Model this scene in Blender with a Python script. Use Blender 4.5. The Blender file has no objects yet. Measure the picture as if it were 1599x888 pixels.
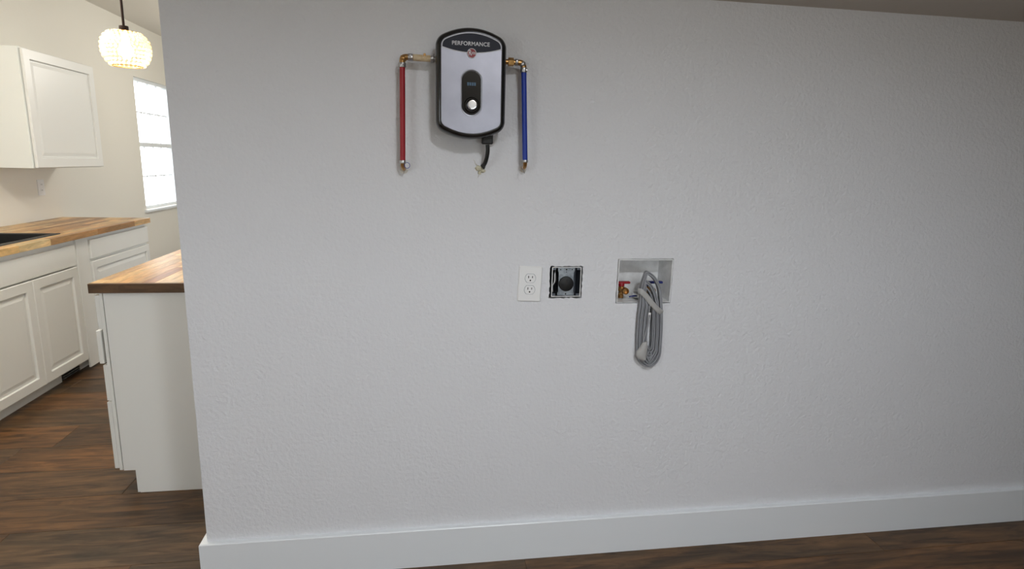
import bpy, bmesh, math, random
from mathutils import Vector, Matrix
from mathutils.geometry import tessellate_polygon
random.seed(7)
PI = math.pi
scene = bpy.context.scene
C = scene.collection

# ------------------------------------------------------------------ camera
CAM = Vector((0.0, -1.8965, 1.4195))
yaw, pitch, roll, fpx = 0.1531, -0.2045, 0.0247, 920.87
fw0 = Vector((math.sin(yaw), math.cos(yaw), 0)); rt0 = Vector((math.cos(yaw), -math.sin(yaw), 0)); up0 = Vector((0, 0, 1))
fw = fw0 * math.cos(pitch) + up0 * math.sin(pitch)
u2 = up0 * math.cos(pitch) - fw0 * math.sin(pitch)
rt = rt0 * math.cos(roll) + u2 * math.sin(roll)
up = u2 * math.cos(roll) - rt0 * math.sin(roll)
cd = bpy.data.cameras.new('camera'); cam = bpy.data.objects.new('camera', cd); C.objects.link(cam)
cam.matrix_world = Matrix(((rt.x, up.x, -fw.x, CAM.x), (rt.y, up.y, -fw.y, CAM.y), (rt.z, up.z, -fw.z, CAM.z), (0, 0, 0, 1)))
cd.sensor_fit = 'HORIZONTAL'; cd.sensor_width = 36.0; cd.lens = 36.0 * fpx / 1599.0
cd.clip_start = 0.02; cd.clip_end = 100
scene.camera = cam

# ------------------------------------------------------------------ view, world, daylight
vs = scene.view_settings
vs.view_transform = 'Standard'; vs.look = 'None'; vs.gamma = 1.0; vs.use_curve_mapping = False
vs.exposure = 0.0
world = bpy.data.worlds.new('world'); scene.world = world; world.use_nodes = True
bg = world.node_tree.nodes['Background']; bg.inputs[0].default_value = (0.90, 0.96, 1.0, 1); bg.inputs[1].default_value = 5.6

def area(name, loc, target, sx, sy, power, col, portal=False):
    l = bpy.data.lights.new(name, 'AREA'); l.shape = 'RECTANGLE'; l.size = sx; l.size_y = sy; l.energy = power; l.color = col
    if portal: l.cycles.is_portal = True
    o = bpy.data.objects.new(name, l); C.objects.link(o); o.location = loc
    o.rotation_euler = (Vector(target) - Vector(loc)).to_track_quat('-Z', 'Y').to_euler()
    return o
# laundry ceiling lamp (above and behind the frame)
area('laundry_ceiling_lamp', (0.56, -2.25, 2.60), (0.56, -2.25, 0), 0.20, 0.20, 36, (0.93, 0.965, 1.0)).data.spread = math.radians(156)
def fill_light(name, loc, power, col, r):
    l = bpy.data.lights.new(name, 'POINT'); l.energy = power; l.color = col; l.shadow_soft_size = r
    o = bpy.data.objects.new(name, l); C.objects.link(o); o.location = loc
fill_light('kitchen_fill_near', (-1.50, 0.90, 2.33), 52, (1.0, 0.97, 0.90), 0.12)  # unseen fill added to brighten the cabinets and island side
fill_light('kitchen_fill_far', (-1.15, 4.30, 2.20), 38, (1.0, 0.97, 0.89), 0.12)  # unseen fill added to brighten the far kitchen wall and ceiling

# ------------------------------------------------------------------ material helpers
def srgb(r, g, b):
    f = lambda c: (c / 255 / 12.92) if c / 255 <= 0.04045 else ((c / 255 + 0.055) / 1.055) ** 2.4
    return (f(r), f(g), f(b), 1.0)
MATS = {}
def mat(name, col, rough=0.5, metal=0.0, spec=0.5, coat=0.0, emit=None, estr=0.0):
    m = bpy.data.materials.new(name); m.use_nodes = True; b = m.node_tree.nodes['Principled BSDF']
    b.inputs['Base Color'].default_value = col; b.inputs['Roughness'].default_value = rough
    b.inputs['Metallic'].default_value = metal; b.inputs['Specular IOR Level'].default_value = spec
    b.inputs['Coat Weight'].default_value = coat
    if emit: b.inputs['Emission Color'].default_value = emit; b.inputs['Emission Strength'].default_value = estr
    MATS[name] = m
    return m
def nd(m, t, **kw):
    n = m.node_tree.nodes.new(t)
    for k, v in kw.items(): setattr(n, k, v)
    return n
def lk(m, a, b): m.node_tree.links.new(a, b)
def bsdf(m): return m.node_tree.nodes['Principled BSDF']
def bump(m, scale, strength, dist=0.002, detail=3.0, stretch=(1, 1, 1), rough=0.55):
    tc = nd(m, 'ShaderNodeTexCoord'); mp = nd(m, 'ShaderNodeMapping'); mp.inputs['Scale'].default_value = stretch
    n = nd(m, 'ShaderNodeTexNoise'); n.inputs['Scale'].default_value = scale; n.inputs['Detail'].default_value = detail; n.inputs['Roughness'].default_value = rough
    bp = nd(m, 'ShaderNodeBump'); bp.inputs['Strength'].default_value = strength; bp.inputs['Distance'].default_value = dist
    lk(m, tc.outputs['Object'], mp.inputs['Vector']); lk(m, mp.outputs['Vector'], n.inputs['Vector'])
    lk(m, n.outputs['Fac'], bp.inputs['Height']); lk(m, bp.outputs['Normal'], bsdf(m).inputs['Normal'])
    return n
def mottle(m, c1, c2, scale=3.0, detail=4.0, stretch=(1, 1, 1)):
    tc = nd(m, 'ShaderNodeTexCoord'); mp = nd(m, 'ShaderNodeMapping'); mp.inputs['Scale'].default_value = stretch
    n = nd(m, 'ShaderNodeTexNoise'); n.inputs['Scale'].default_value = scale; n.inputs['Detail'].default_value = detail
    r = nd(m, 'ShaderNodeValToRGB'); r.color_ramp.elements[0].color = c1; r.color_ramp.elements[1].color = c2
    r.color_ramp.elements[0].position = 0.3; r.color_ramp.elements[1].position = 0.7
    lk(m, tc.outputs['Object'], mp.inputs['Vector']); lk(m, mp.outputs['Vector'], n.inputs['Vector'])
    lk(m, n.outputs['Fac'], r.inputs['Fac']); lk(m, r.outputs['Color'], bsdf(m).inputs['Base Color'])

# painted drywall with orange peel
m = mat('wall_paint', srgb(224, 225, 229), 0.62, spec=0.35)
bump(m, 80.0, 0.9, 0.004, 2.5, rough=0.5)
m = mat('kitchen_paint', srgb(231, 227, 217), 0.6, spec=0.35); bump(m, 95.0, 0.3, 0.002, 2.5)
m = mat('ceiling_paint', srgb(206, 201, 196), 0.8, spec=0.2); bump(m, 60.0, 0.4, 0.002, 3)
m = mat('kitchen_ceiling_paint', srgb(226, 222, 214), 0.8, spec=0.2)
m = mat('greige_paint', srgb(168, 160, 148), 0.7, spec=0.3); bump(m, 95.0, 0.3, 0.002, 2.5)  # mid tone for the unseen walls, so they bounce less light
m = mat('trim_paint', srgb(232, 236, 240), 0.32, spec=0.5); bump(m, 8.0, 0.05, 0.001, 2, (0.3, 1, 1))
m = mat('cabinet_paint', srgb(236, 236, 232), 0.36, spec=0.5); bump(m, 30.0, 0.03, 0.001, 2)
m = mat('cabinet_gloss', srgb(238, 240, 236), 0.16, spec=0.6)
m = mat('dark_gap', srgb(30, 28, 26), 0.8)
m = mat('drywall_core', srgb(214, 210, 202), 0.95, spec=0.1); bump(m, 160.0, 0.8, 0.003, 4)
m = mat('plastic_white', srgb(236, 236, 236), 0.35)
m = mat('plastic_box', srgb(226, 227, 228), 0.45); mottle(m, srgb(205, 206, 206), srgb(236, 237, 238), 25.0)
m = mat('black_gloss', srgb(20, 21, 23), 0.22, coat=0.3)
m = mat('black_matte', srgb(16, 16, 17), 0.55)
m = mat('black_glass', srgb(5, 5, 7), 0.12, spec=0.25)
m = mat('silver_panel', srgb(150, 152, 166), 0.38, metal=0.55); mottle(m, srgb(158, 160, 174), srgb(172, 174, 188), 14.0)
m = mat('silver_rim', srgb(150, 152, 160), 0.3, metal=0.7)
m = mat('header_grey', srgb(56, 58, 68), 0.6, spec=0.2)
m = mat('print_white', srgb(214, 216, 222), 0.5)
m = mat('logo_red', srgb(140, 20, 36), 0.4)
m = mat('display_glow', srgb(30, 66, 92), 0.3, emit=srgb(60, 120, 160), estr=0.10)
m = mat('chrome', srgb(225, 225, 228), 0.1, metal=1.0)
m = mat('satin_steel', srgb(188, 188, 190), 0.32, metal=0.9)
m = mat('brass', srgb(176, 130, 72), 0.28, metal=0.9); mottle(m, srgb(150, 104, 56), srgb(196, 158, 104), 60.0)
m = mat('pipe_red', srgb(158, 22, 36), 0.42)
m = mat('pipe_blue', srgb(22, 56, 158), 0.42)
m = mat('pipe_cream', srgb(206, 184, 146), 0.6); mottle(m, srgb(186, 158, 116), srgb(222, 206, 176), 90.0)
m = mat('galvanised', srgb(142, 148, 154), 0.42, metal=0.75); mottle(m, srgb(118, 124, 130), srgb(164, 170, 176), 60.0)
m = mat('shaded_galvanised', srgb(92, 97, 104), 0.45, metal=0.8)  # galvanised, darkened for the shade inside the open box
m = mat('cord_grey', srgb(140, 142, 147), 0.5)
m = mat('cord_pale', srgb(172, 171, 170), 0.55)
m = mat('handle_red', srgb(150, 18, 30), 0.4)
m = mat('handle_blue', srgb(26, 36, 108), 0.4)
m = mat('foam', srgb(205, 200, 176), 0.9); bump(m, 200, 0.9, 0.003, 4)
m = mat('sink_black', srgb(22, 22, 24), 0.45); bump(m, 400, 0.2, 0.001, 2)
m = mat('bronze', srgb(44, 30, 24), 0.4, metal=0.6)
m = mat('subfloor', srgb(40, 30, 24), 0.8)

def wood(name, cols, scale, stretch, rough, bstr, dark, gscale=1.0):
    """grain along local X; every piece takes its own tone and its own stretch of grain"""
    m = mat(name, cols[0], rough, spec=0.45)
    oi = nd(m, 'ShaderNodeObjectInfo'); tc = nd(m, 'ShaderNodeTexCoord'); geo = nd(m, 'ShaderNodeNewGeometry')
    off = nd(m, 'ShaderNodeVectorMath', operation='SCALE'); comb = nd(m, 'ShaderNodeCombineXYZ')
    mul = nd(m, 'ShaderNodeMath', operation='MULTIPLY'); mul.inputs[1].default_value = 57.0
    lk(m, oi.outputs['Random'], mul.inputs[0])
    for i in range(3): lk(m, mul.outputs[0], comb.inputs[i])
    add = nd(m, 'ShaderNodeVectorMath', operation='ADD'); lk(m, tc.outputs['Object'], add.inputs[0]); lk(m, comb.outputs[0], add.inputs[1])
    mp = nd(m, 'ShaderNodeMapping'); mp.inputs['Scale'].default_value = stretch; lk(m, add.outputs[0], mp.inputs['Vector'])
    n1 = nd(m, 'ShaderNodeTexNoise'); n1.inputs['Scale'].default_value = scale; n1.inputs['Detail'].default_value = 9; n1.inputs['Roughness'].default_value = 0.62; n1.inputs['Distortion'].default_value = 0.9
    n2 = nd(m, 'ShaderNodeTexNoise'); n2.inputs['Scale'].default_value = scale * 0.3; n2.inputs['Detail'].default_value = 3; n2.inputs['Distortion'].default_value = 1.2
    lk(m, mp.outputs[0], n1.inputs['Vector']); lk(m, mp.outputs[0], n2.inputs['Vector'])
    # per piece tone
    r0 = nd(m, 'ShaderNodeValToRGB'); r0.color_ramp.interpolation = 'LINEAR'
    els = r0.color_ramp.elements
    while len(els) < len(cols): els.new(0.5)
    for i, c in enumerate(cols): els[i].position = i / (len(cols) - 1); els[i].color = c
    lk(m, oi.outputs['Random'], r0.inputs['Fac'])
    r1 = nd(m, 'ShaderNodeValToRGB'); r1.color_ramp.elements[0].position = 0.36; r1.color_ramp.elements[1].position = 0.66
    r1.color_ramp.elements[0].color = (dark, dark * 0.96, dark * 0.92, 1); r1.color_ramp.elements[1].color = (1.12, 1.12, 1.12, 1)
    lk(m, n1.outputs['Fac'], r1.inputs['Fac'])
    r2 = nd(m, 'ShaderNodeValToRGB'); r2.color_ramp.elements[0].position = 0.38; r2.color_ramp.elements[1].position = 0.62
    d2 = (1 + dark) / 2
    r2.color_ramp.elements[0].color = (d2 * 0.92, d2 * 0.98, d2 * 1.02, 1); r2.color_ramp.elements[1].color = (1.1, 1.06, 1.0, 1)
    lk(m, n2.outputs['Fac'], r2.inputs['Fac'])
    mx = nd(m, 'ShaderNodeMix', data_type='RGBA', blend_type='MULTIPLY'); mx.inputs[0].default_value = 1
    lk(m, r0.outputs[0], mx.inputs[6]); lk(m, r1.outputs[0], mx.inputs[7])
    mx2 = nd(m, 'ShaderNodeMix', data_type='RGBA', blend_type='MULTIPLY'); mx2.inputs[0].default_value = 1
    lk(m, mx.outputs[2], mx2.inputs[6]); lk(m, r2.outputs[0], mx2.inputs[7])
    lk(m, mx2.outputs[2], bsdf(m).inputs['Base Color'])
    bp = nd(m, 'ShaderNodeBump'); bp.inputs['Strength'].default_value = bstr; bp.inputs['Distance'].default_value = 0.001
    lk(m, n1.outputs['Fac'], bp.inputs['Height']); lk(m, bp.outputs[0], bsdf(m).inputs['Normal'])
    return m
wood('floor_wood', [srgb(92, 64, 40), srgb(118, 86, 54), srgb(98, 76, 54), srgb(126, 88, 52), srgb(84, 62, 44)], 6.0, (0.8, 5.5, 1), 0.42, 0.25, 0.34)
wood('counter_wood', [srgb(222, 184, 126), srgb(186, 134, 78), srgb(236, 204, 152), srgb(146, 96, 54), srgb(214, 168, 108), srgb(230, 198, 146), srgb(168, 116, 68)], 9.0, (5, 0.9, 5), 0.34, 0.1, 0.72)
wood('counter_wood_cross', [srgb(196, 150, 100), srgb(150, 104, 64), srgb(206, 164, 112), srgb(120, 82, 52)], 9.0, (5, 0.9, 5), 0.34, 0.1, 0.7)

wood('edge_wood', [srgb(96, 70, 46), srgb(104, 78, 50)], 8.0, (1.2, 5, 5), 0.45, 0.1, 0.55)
# clear thin window glass
m = mat('glass', (1, 1, 1, 1), 0.02)
t = nd(m, 'ShaderNodeBsdfTransparent'); g = nd(m, 'ShaderNodeBsdfGlossy'); g.inputs['Roughness'].default_value = 0.02
mxs = nd(m, 'ShaderNodeMixShader'); mxs.inputs[0].default_value = 0.06
lk(m, t.outputs[0], mxs.inputs[1]); lk(m, g.outputs[0], mxs.inputs[2])
lk(m, mxs.outputs[0], m.node_tree.nodes['Material Output'].inputs[0])
# pressed glass beads: light from the bulb passes and scatters through them
m = mat('bead_glass', srgb(255, 236, 200), 0.2)
tr = nd(m, 'ShaderNodeBsdfTranslucent'); tr.inputs[0].default_value = (1.0, 0.86, 0.60, 1)
df = nd(m, 'ShaderNodeBsdfGlossy'); df.inputs[0].default_value = (1, 1, 1, 1); df.inputs['Roughness'].default_value = 0.12
tp = nd(m, 'ShaderNodeBsdfTransparent'); tp.inputs[0].default_value = (1.0, 0.95, 0.85, 1)
a1 = nd(m, 'ShaderNodeMixShader'); a1.inputs[0].default_value = 0.12; a2 = nd(m, 'ShaderNodeMixShader'); a2.inputs[0].default_value = 0.30
lk(m, tr.outputs[0], a1.inputs[1]); lk(m, df.outputs[0], a1.inputs[2]); lk(m, a1.outputs[0], a2.inputs[1]); lk(m, tp.outputs[0], a2.inputs[2])
lk(m, a2.outputs[0], m.node_tree.nodes['Material Output'].inputs[0])
mat('bulb', (1, 1, 1, 1), 0.3, emit=(1.0, 0.87, 0.62, 1), estr=14.0)

# ------------------------------------------------------------------ mesh helpers
def obj(name, bm, material, parent=None, smooth=None, loc=None):
    me = bpy.data.meshes.new(name)
    if not isinstance(bm, bpy.types.Mesh):
        bmesh.ops.recalc_face_normals(bm, faces=bm.faces[:]); bm.to_mesh(me); bm.free()
    else: me = bm
    if not me.materials: me.materials.append(MATS[material])
    if smooth is not None: me.shade_smooth(); me.set_sharp_from_angle(angle=math.radians(smooth))
    o = bpy.data.objects.new(name, me); C.objects.link(o)
    if loc is not None: o.location = loc
    if parent is not None: o.parent = parent; 
    return o
def thing(name, label, cat, loc=(0, 0, 0), group=None):
    o = bpy.data.objects.new(name, None); C.objects.link(o); o.location = loc; o.empty_display_size = 0.05
    o['label'] = label; o['category'] = cat
    if group: o['group'] = group
    return o
def struct(o, label, cat): o['kind'] = 'structure'; o['label'] = label; o['category'] = cat; return o
def box(bm, x0, x1, y0, y1, z0, z1, bev=0.0, seg=1):
    r = bmesh.ops.create_cube(bm, size=1.0)
    vs_ = r['verts']
    for v in vs_:
        v.co = Vector((x0 + (v.co.x + .5) * (x1 - x0), y0 + (v.co.y + .5) * (y1 - y0), z0 + (v.co.z + .5) * (z1 - z0)))
    if bev > 0:
        es = list({e for v in vs_ for e in v.link_edges})
        bmesh.ops.bevel(bm, geom=es, offset=bev, segments=seg, affect='EDGES', profile=0.5)
    return bm
def bx(*a, **k): return box(bmesh.new(), *a, **k)
def frames(path, closed=False):
    n = len(path); T = []
    for i in range(n):
        if closed: t = path[(i + 1) % n] - path[i - 1]
        else: t = path[min(i + 1, n - 1)] - path[max(i - 1, 0)]
        T.append(t.normalized())
    return T
def sweep(bm, path, section, upv, closed=False, cap=True):
    """section: list of (a, b): a along the side vector, b along the fixed up vector"""
    path = [Vector(p) for p in path]; T = frames(path, closed); rings = []
    U = Vector(upv)
    for p, t_ in zip(path, T):
        s = t_.cross(U)
        if s.length < 1e-4: s = t_.orthogonal()
        s.normalize(); u = s.cross(t_).normalized()
        rings.append([bm.verts.new(p + s * a + u * b) for a, b in section])
    m_ = len(section); n = len(rings)
    for i in range(n if closed else n - 1):
        A, B = rings[i], rings[(i + 1) % n]
        for j in range(m_): bm.faces.new((A[j], A[(j + 1) % m_], B[(j + 1) % m_], B[j]))
    if cap and not closed: bm.faces.new(rings[0][::-1]); bm.faces.new(rings[-1])
    return bm
def circ(r, n=12): return [(r * math.cos(2 * PI * k / n), r * math.sin(2 * PI * k / n)) for k in range(n)]
def tube(bm, path, r, n=12, upv=(0.13, 0.91, 0.37), closed=False): return sweep(bm, path, circ(r, n), upv, closed)
def smoothpath(pts, n=8, closed=False):
    pts = [Vector(p) for p in pts]; N = len(pts); out = []
    for i in range(N if closed else N - 1):
        if closed: p0, p1, p2, p3 = pts[i - 1], pts[i], pts[(i + 1) % N], pts[(i + 2) % N]
        else: p0, p1, p2, p3 = pts[max(i - 1, 0)], pts[i], pts[i + 1], pts[min(i + 2, N - 1)]
        for k in range(n):
            s = k / n
            out.append(0.5 * ((2 * p1) + (p2 - p0) * s + (2 * p0 - 5 * p1 + 4 * p2 - p3) * s * s + (3 * p1 - p0 - 3 * p2 + p3) * s ** 3))
    if not closed: out.append(pts[-1])
    return out
def lathe(bm, prof, origin, axis='Z', n=24, closed=False):
    """prof: (r, h) along axis from origin"""
    O = Vector(origin); ax = {'X': Vector((1, 0, 0)), 'Y': Vector((0, 1, 0)), 'Z': Vector((0, 0, 1))}[axis] if isinstance(axis, str) else Vector(axis).normalized()
    e1 = ax.orthogonal().normalized(); e2 = ax.cross(e1); rings = []
    for r, h in prof:
        if r < 1e-6: rings.append([bm.verts.new(O + ax * h)])
        else: rings.append([bm.verts.new(O + ax * h + (e1 * math.cos(2 * PI * k / n) + e2 * math.sin(2 * PI * k / n)) * r) for k in range(n)])
    def join(A, B):
        for k in range(n):
            q = [A[k % len(A)], A[(k + 1) % len(A)], B[(k + 1) % len(B)], B[k % len(B)]]
            u = []
            for v in q:
                if v not in u: u.append(v)
            if len(u) >= 3: bm.faces.new(u)
    for A, B in zip(rings, rings[1:]): join(A, B)
    if closed: join(rings[-1], rings[0])
    else:
        if len(rings[0]) > 2: bm.faces.new(rings[0][::-1])
        if len(rings[-1]) > 2: bm.faces.new(rings[-1])
    return bm
def prism(bm, poly, y0, y1):
    """polygon in XZ, extruded from y0 to y1"""
    A = [bm.verts.new((x, y0, z)) for x, z in poly]; B = [bm.verts.new((x, y1, z)) for x, z in poly]
    n = len(poly)
    bm.faces.new(A); bm.faces.new(B[::-1])
    for i in range(n): bm.faces.new((A[i], B[i], B[(i + 1) % n], A[(i + 1) % n]))
    return bm
def rings_solid(bm, rings):
    """rings: list of (poly, y), equal counts; closed solid"""
    V = [[bm.verts.new((x, y, z)) for x, z in p] for p, y in rings]; n = len(V[0])
    for A, B in zip(V, V[1:]):
        for i in range(n): bm.faces.new((A[i], A[(i + 1) % n], B[(i + 1) % n], B[i]))
    bm.faces.new(V[0][::-1]); bm.faces.new(V[-1])
    return bm
def text_mesh(s, size, depth=0.0003, bold=0.0, space=1.0):
    cu = bpy.data.curves.new('text', 'FONT'); cu.body = s; cu.size = size; cu.extrude = depth; cu.align_x = 'CENTER'; cu.align_y = 'CENTER'; cu.offset = bold; cu.space_character = space
    o = bpy.data.objects.new('text', cu); C.objects.link(o)
    dg = bpy.context.evaluated_depsgraph_get(); me = bpy.data.meshes.new_from_object(o.evaluated_get(dg))
    bpy.data.objects.remove(o); bpy.data.curves.remove(cu)
    me.transform(Matrix.Rotation(PI / 2, 4, 'X'))      # lies in XZ, faces -Y
    return me
def lettering(name, s, size, material, parent, loc, rot=0.0, bold=0.0, sx=1.0, depth=0.0003, space=1.0):
    me = text_mesh(s, size, depth, bold, space); me.transform(Matrix.Scale(sx, 4, (1, 0, 0))); me.transform(Matrix.Rotation(rot, 4, 'Y'))
    me.materials.clear(); me.materials.append(MATS[material])
    return obj(name, me, material, parent, loc=loc)

# ------------------------------------------------------------------ room shell
XL, XR = -0.724, 4.6            # free end of the laundry wall, right wall
XK, XK2 = -2.787, -2.83         # kitchen left wall, its stepped-back stretch with the window
YB, YF = -2.6, 6.3              # rear wall, far kitchen wall
ZC, ZL = 2.68, 1.936            # kitchen ceiling, low end of the laundry ceiling
TW = 0.115

def jag(pts, step, amp):
    """ragged outline along a closed polygon"""
    out = []; n = len(pts)
    for i in range(n):
        a = Vector(pts[i]); b = Vector(pts[(i + 1) % n]); L = (b - a).length; k = max(2, int(L / step))
        nn = Vector((-(b - a).y, (b - a).x)).normalized()
        for j in range(k):
            p = a.lerp(b, j / k)
            out.append(p + nn * random.uniform(-amp, amp) + ((b - a) / k) * (random.uniform(-.25, .25) if j else 0))
    return [(p.x, p.y) for p in out]
hole_dryer = jag([(0.4195, 0.974), (0.531, 0.973), (0.5335, 1.083), (0.4215, 1.0835)], 0.008, 0.0024)
hole_washer = jag([(0.6535, 0.953), (0.8525, 0.952), (0.8525, 1.109), (0.655, 1.1075)], 0.012, 0.0009)
hole_cable = jag([(0.180, 1.398), (0.192, 1.394), (0.199, 1.402), (0.197, 1.412), (0.185, 1.413)], 0.006, 0.0012)
def wall_with_holes():
    bm = bmesh.new(); outer = [(XL, 0), (XR, 0), (XR, ZC), (XL, ZC)]
    loops = [outer] + [h[::-1] for h in (hole_dryer, hole_washer, hole_cable)]
    flat = [p for l in loops for p in l]
    tris = tessellate_polygon([[Vector((x, z, 0)) for x, z in l] for l in loops])
    V = [bm.verts.new((x, 0, z)) for x, z in flat]
    for t_ in tris:
        try: bm.faces.new([V[i] for i in t_])
        except ValueError: pass
    # hole sides
    i0 = 4
    for l in loops[1:]:
        n = len(l); B = [bm.verts.new((x, 0.018, z)) for x, z in l]
        for k in range(n): bm.faces.new((V[i0 + k], V[i0 + (k + 1) % n], B[(k + 1) % n], B[k]))
        i0 += n
    b = [bm.verts.new((x, TW, z)) for x, z in outer]
    bm.faces.new(b)
    for k in range(4): bm.faces.new((V[k], b[k], b[(k + 1) % 4], V[(k + 1) % 4]))
    return bm
wall_back = struct(obj('wall_back', wall_with_holes(), 'wall_paint'), 'long white textured partition wall carrying the water heater and outlets', 'wall')

def skirting(bm, pts, h, t_, bev=0.003):
    """offset of an open polyline to its right-hand side by t_, mitred, height h"""
    pts = [Vector(p) for p in pts]; off = []
    for i, p in enumerate(pts):
        ns = []
        if i > 0: d = (p - pts[i - 1]).normalized(); ns.append(Vector((d.y, -d.x)))
        if i < len(pts) - 1: d = (pts[i + 1] - p).normalized(); ns.append(Vector((d.y, -d.x)))
        if len(ns) == 1: off.append((p, ns[0]))
        else: b = (ns[0] + ns[1]); off.append((p, b / (b.dot(ns[0]))))
    sec = [(0, 0), (t_, 0), (t_, h - bev), (t_ - bev, h), (0, h)]
    R_ = [[bm.verts.new((p.x + n.x * a, p.y + n.y * a, z)) for a, z in sec] for p, n in off]
    for A, B in zip(R_, R_[1:]):
        for j in range(5): bm.faces.new((A[j], A[(j + 1) % 5], B[(j + 1) % 5], B[j]))
    bm.faces.new(R_[0][::-1]); bm.faces.new(R_[-1])
    return bm
struct(obj('baseboard_back', skirting(bmesh.new(), [(XL, TW), (XL, 0), (XR, 0)], 0.1453, 0.0205), 'trim_paint'),
       'tall flat white baseboard along the foot of the partition wall', 'baseboard')

# window wall and kitchen left wall (faces +X)
WY0, WY1, WZ0, WZ1 = 4.74, 5.64, 0.845, 2.165
struct(obj('wall_left', bx(XK - 0.15, XK, YB, 3.52, 0, ZC), 'kitchen_paint'), 'pale kitchen wall behind the sink counter and wall cabinet', 'wall')
def window_wall():
    bm = bmesh.new(); x0, x1 = XK2 - 0.107, XK2
    box(bm, x0, x1, 3.52, WY0, 0, ZC); box(bm, x0, x1, WY1, YF, 0, ZC)
    box(bm, x0, x1, WY0, WY1, 0, WZ0); box(bm, x0, x1, WY0, WY1, WZ1, ZC)
    return bm
struct(obj('wall_window_side', window_wall(), 'kitchen_paint'), 'pale kitchen wall holding the bright grid window', 'wall')
struct(obj('wall_far', bx(XK2 - 0.107, XR + 0.1, YF, YF + 0.1, 0, ZC), 'kitchen_paint'), 'pale end wall of the kitchen beyond the island', 'wall')
def opening_wall(axis, c0, c1, a0, a1, o0, o1, oz0, oz1, h):
    bm = bmesh.new()
    def b(p0, p1, z0, z1):
        if axis == 'X': box(bm, c0, c1, p0, p1, z0, z1)
        else: box(bm, p0, p1, c0, c1, z0, z1)
    b(a0, o0, 0, h); b(o1, a1, 0, h); b(o0, o1, oz1, h)
    if oz0 > 0: b(o0, o1, 0, oz0)
    return bm
struct(obj('wall_right', opening_wall('X', XR, XR + 0.1, YB, YF, 0.9, 3.9, 0.25, 2.3, ZC), 'greige_paint'), 'unseen greige side wall with an opening added for daylight', 'wall')  # opening added so sky light reaches the kitchen fronts
def rear_wall():
    bm = bmesh.new(); y0, y1 = YB - 0.12, YB
    xs = [XK - 0.15, -2.35, -1.35, 0.25, 1.25, XR + 0.1]; zs = {1: (0.85, 1.9), 3: (0.80, 1.50)}
    for k in range(5):
        if k in zs: box(bm, xs[k], xs[k + 1], y0, y1, 0, zs[k][0]); box(bm, xs[k], xs[k + 1], y0, y1, zs[k][1], ZC)
        else: box(bm, xs[k], xs[k + 1], y0, y1, 0, ZC)
    return bm
struct(obj('wall_rear', rear_wall(), 'greige_paint'), 'unseen greige wall opposite the water heater with openings added for daylight', 'wall')  # both openings added and sized for the light they let in
mat('paving', srgb(128, 126, 116), 0.9)
struct(obj('ground', bx(-16, 16, -16, 18, -0.3, -0.2), 'paving'), 'pale paving outside the windows', 'ground')
bm = bmesh.new()
box(bm, XK2 - 0.107, XL, YB, YF, ZC, ZC + 0.08); box(bm, XL, XR + 0.1, TW, YF, ZC, ZC + 0.08)
struct(obj('ceiling', bm, 'kitchen_ceiling_paint'), 'flat off-white kitchen ceiling above the pendant lamp', 'ceiling')
bm = bmesh.new(); prof = [(0, ZL), (-2.4, ZC), (YB, ZC), (YB, ZC + 0.08), (0, ZC + 0.08)]
A = [bm.verts.new((XL, y, z)) for y, z in prof]; B = [bm.verts.new((XR, y, z)) for y, z in prof]
bm.faces.new(A); bm.faces.new(B[::-1])
for i in range(5): bm.faces.new((A[i], A[(i + 1) % 5], B[(i + 1) % 5], B[i]))
struct(obj('ceiling_slope', bm, 'ceiling_paint'), 'dim sloping ceiling coming down to the top of the partition wall', 'ceiling')

# floor: boards across the room, each a piece of its own over a dark base
floor = struct(obj('floor', bx(XK2, XR, YB, YF, -0.06, -0.006), 'subfloor'), 'dark brown wood plank floor running through both rooms', 'floor')
PW, PL = 0.24, 1.38
row = 0; y = 0.107 - PW * 20
plank_cache = {}
def plank_mesh(L, w):
    k = (round(L, 4), round(w, 4))
    if k not in plank_cache:
        bm = bx(0, L, 0, w, -0.006, 0.0, bev=0.0012)
        me = bpy.data.meshes.new('plank'); bm.to_mesh(me); bm.free(); me.materials.append(MATS['floor_wood']); plank_cache[k] = me
    return plank_cache[k]
while y < YF:
    y0, y1 = max(y, YB), min(y + PW, YF)
    if y1 - y0 > 0.02:
        x = XK2 - [0.35, 0.95, 0.10, 0.70, 1.2, 0.48][row % 6]
        while x < XR:
            a, b = max(x, XK2), min(x + PL, XR)
            if b - a > 0.01:
                o = bpy.data.objects.new('plank', plank_mesh(b - a - 0.0006, y1 - y0 - 0.0006)); C.objects.link(o); o.parent = floor
                o.location = (a + .0003, y0 + .0003, 0)
            x += PL
    y += PW; row += 1

# ------------------------------------------------------------------ kitchen window
win = bpy.data.objects.new('window_1', None); C.objects.link(win); win.location = (XK2, WY0, WZ0)
struct(win, 'bright white grid window in the kitchen wall beyond the counter', 'window')
def wpart(name, bm, material, parent=win):
    o = obj(name, bm, material, parent)
    o.matrix_parent_inverse = parent.matrix_world.inverted() if parent.type != 'EMPTY' else Matrix.Translation(-Vector(parent.location))
    return o
fx0, fx1 = XK2 - 0.09, XK2 - 0.035
bm = bmesh.new()
for a in ((WY0, WY0 + .03, WZ0, WZ1), (WY1 - .03, WY1, WZ0, WZ1), (WY0 + .03, WY1 - .03, WZ0, WZ0 + .03), (WY0 + .03, WY1 - .03, WZ1 - .03, WZ1)):
    box(bm, fx0, fx1, *a)
wpart('frame', bm, 'trim_paint')
mz = 1.505
wpart('meeting_rail', bx(fx0 + .005, fx1 + .004, WY0 + .03, WY1 - .03, mz - .022, mz + .022, bev=.003), 'trim_paint')
wpart('sill', bx(XK2 - .035, XK2 + .03, WY0 - .04, WY1 + .04, WZ0 - .028, WZ0 - .001, bev=.004), 'trim_paint')
ya, yb = WY0 + .03, WY1 - .03
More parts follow.
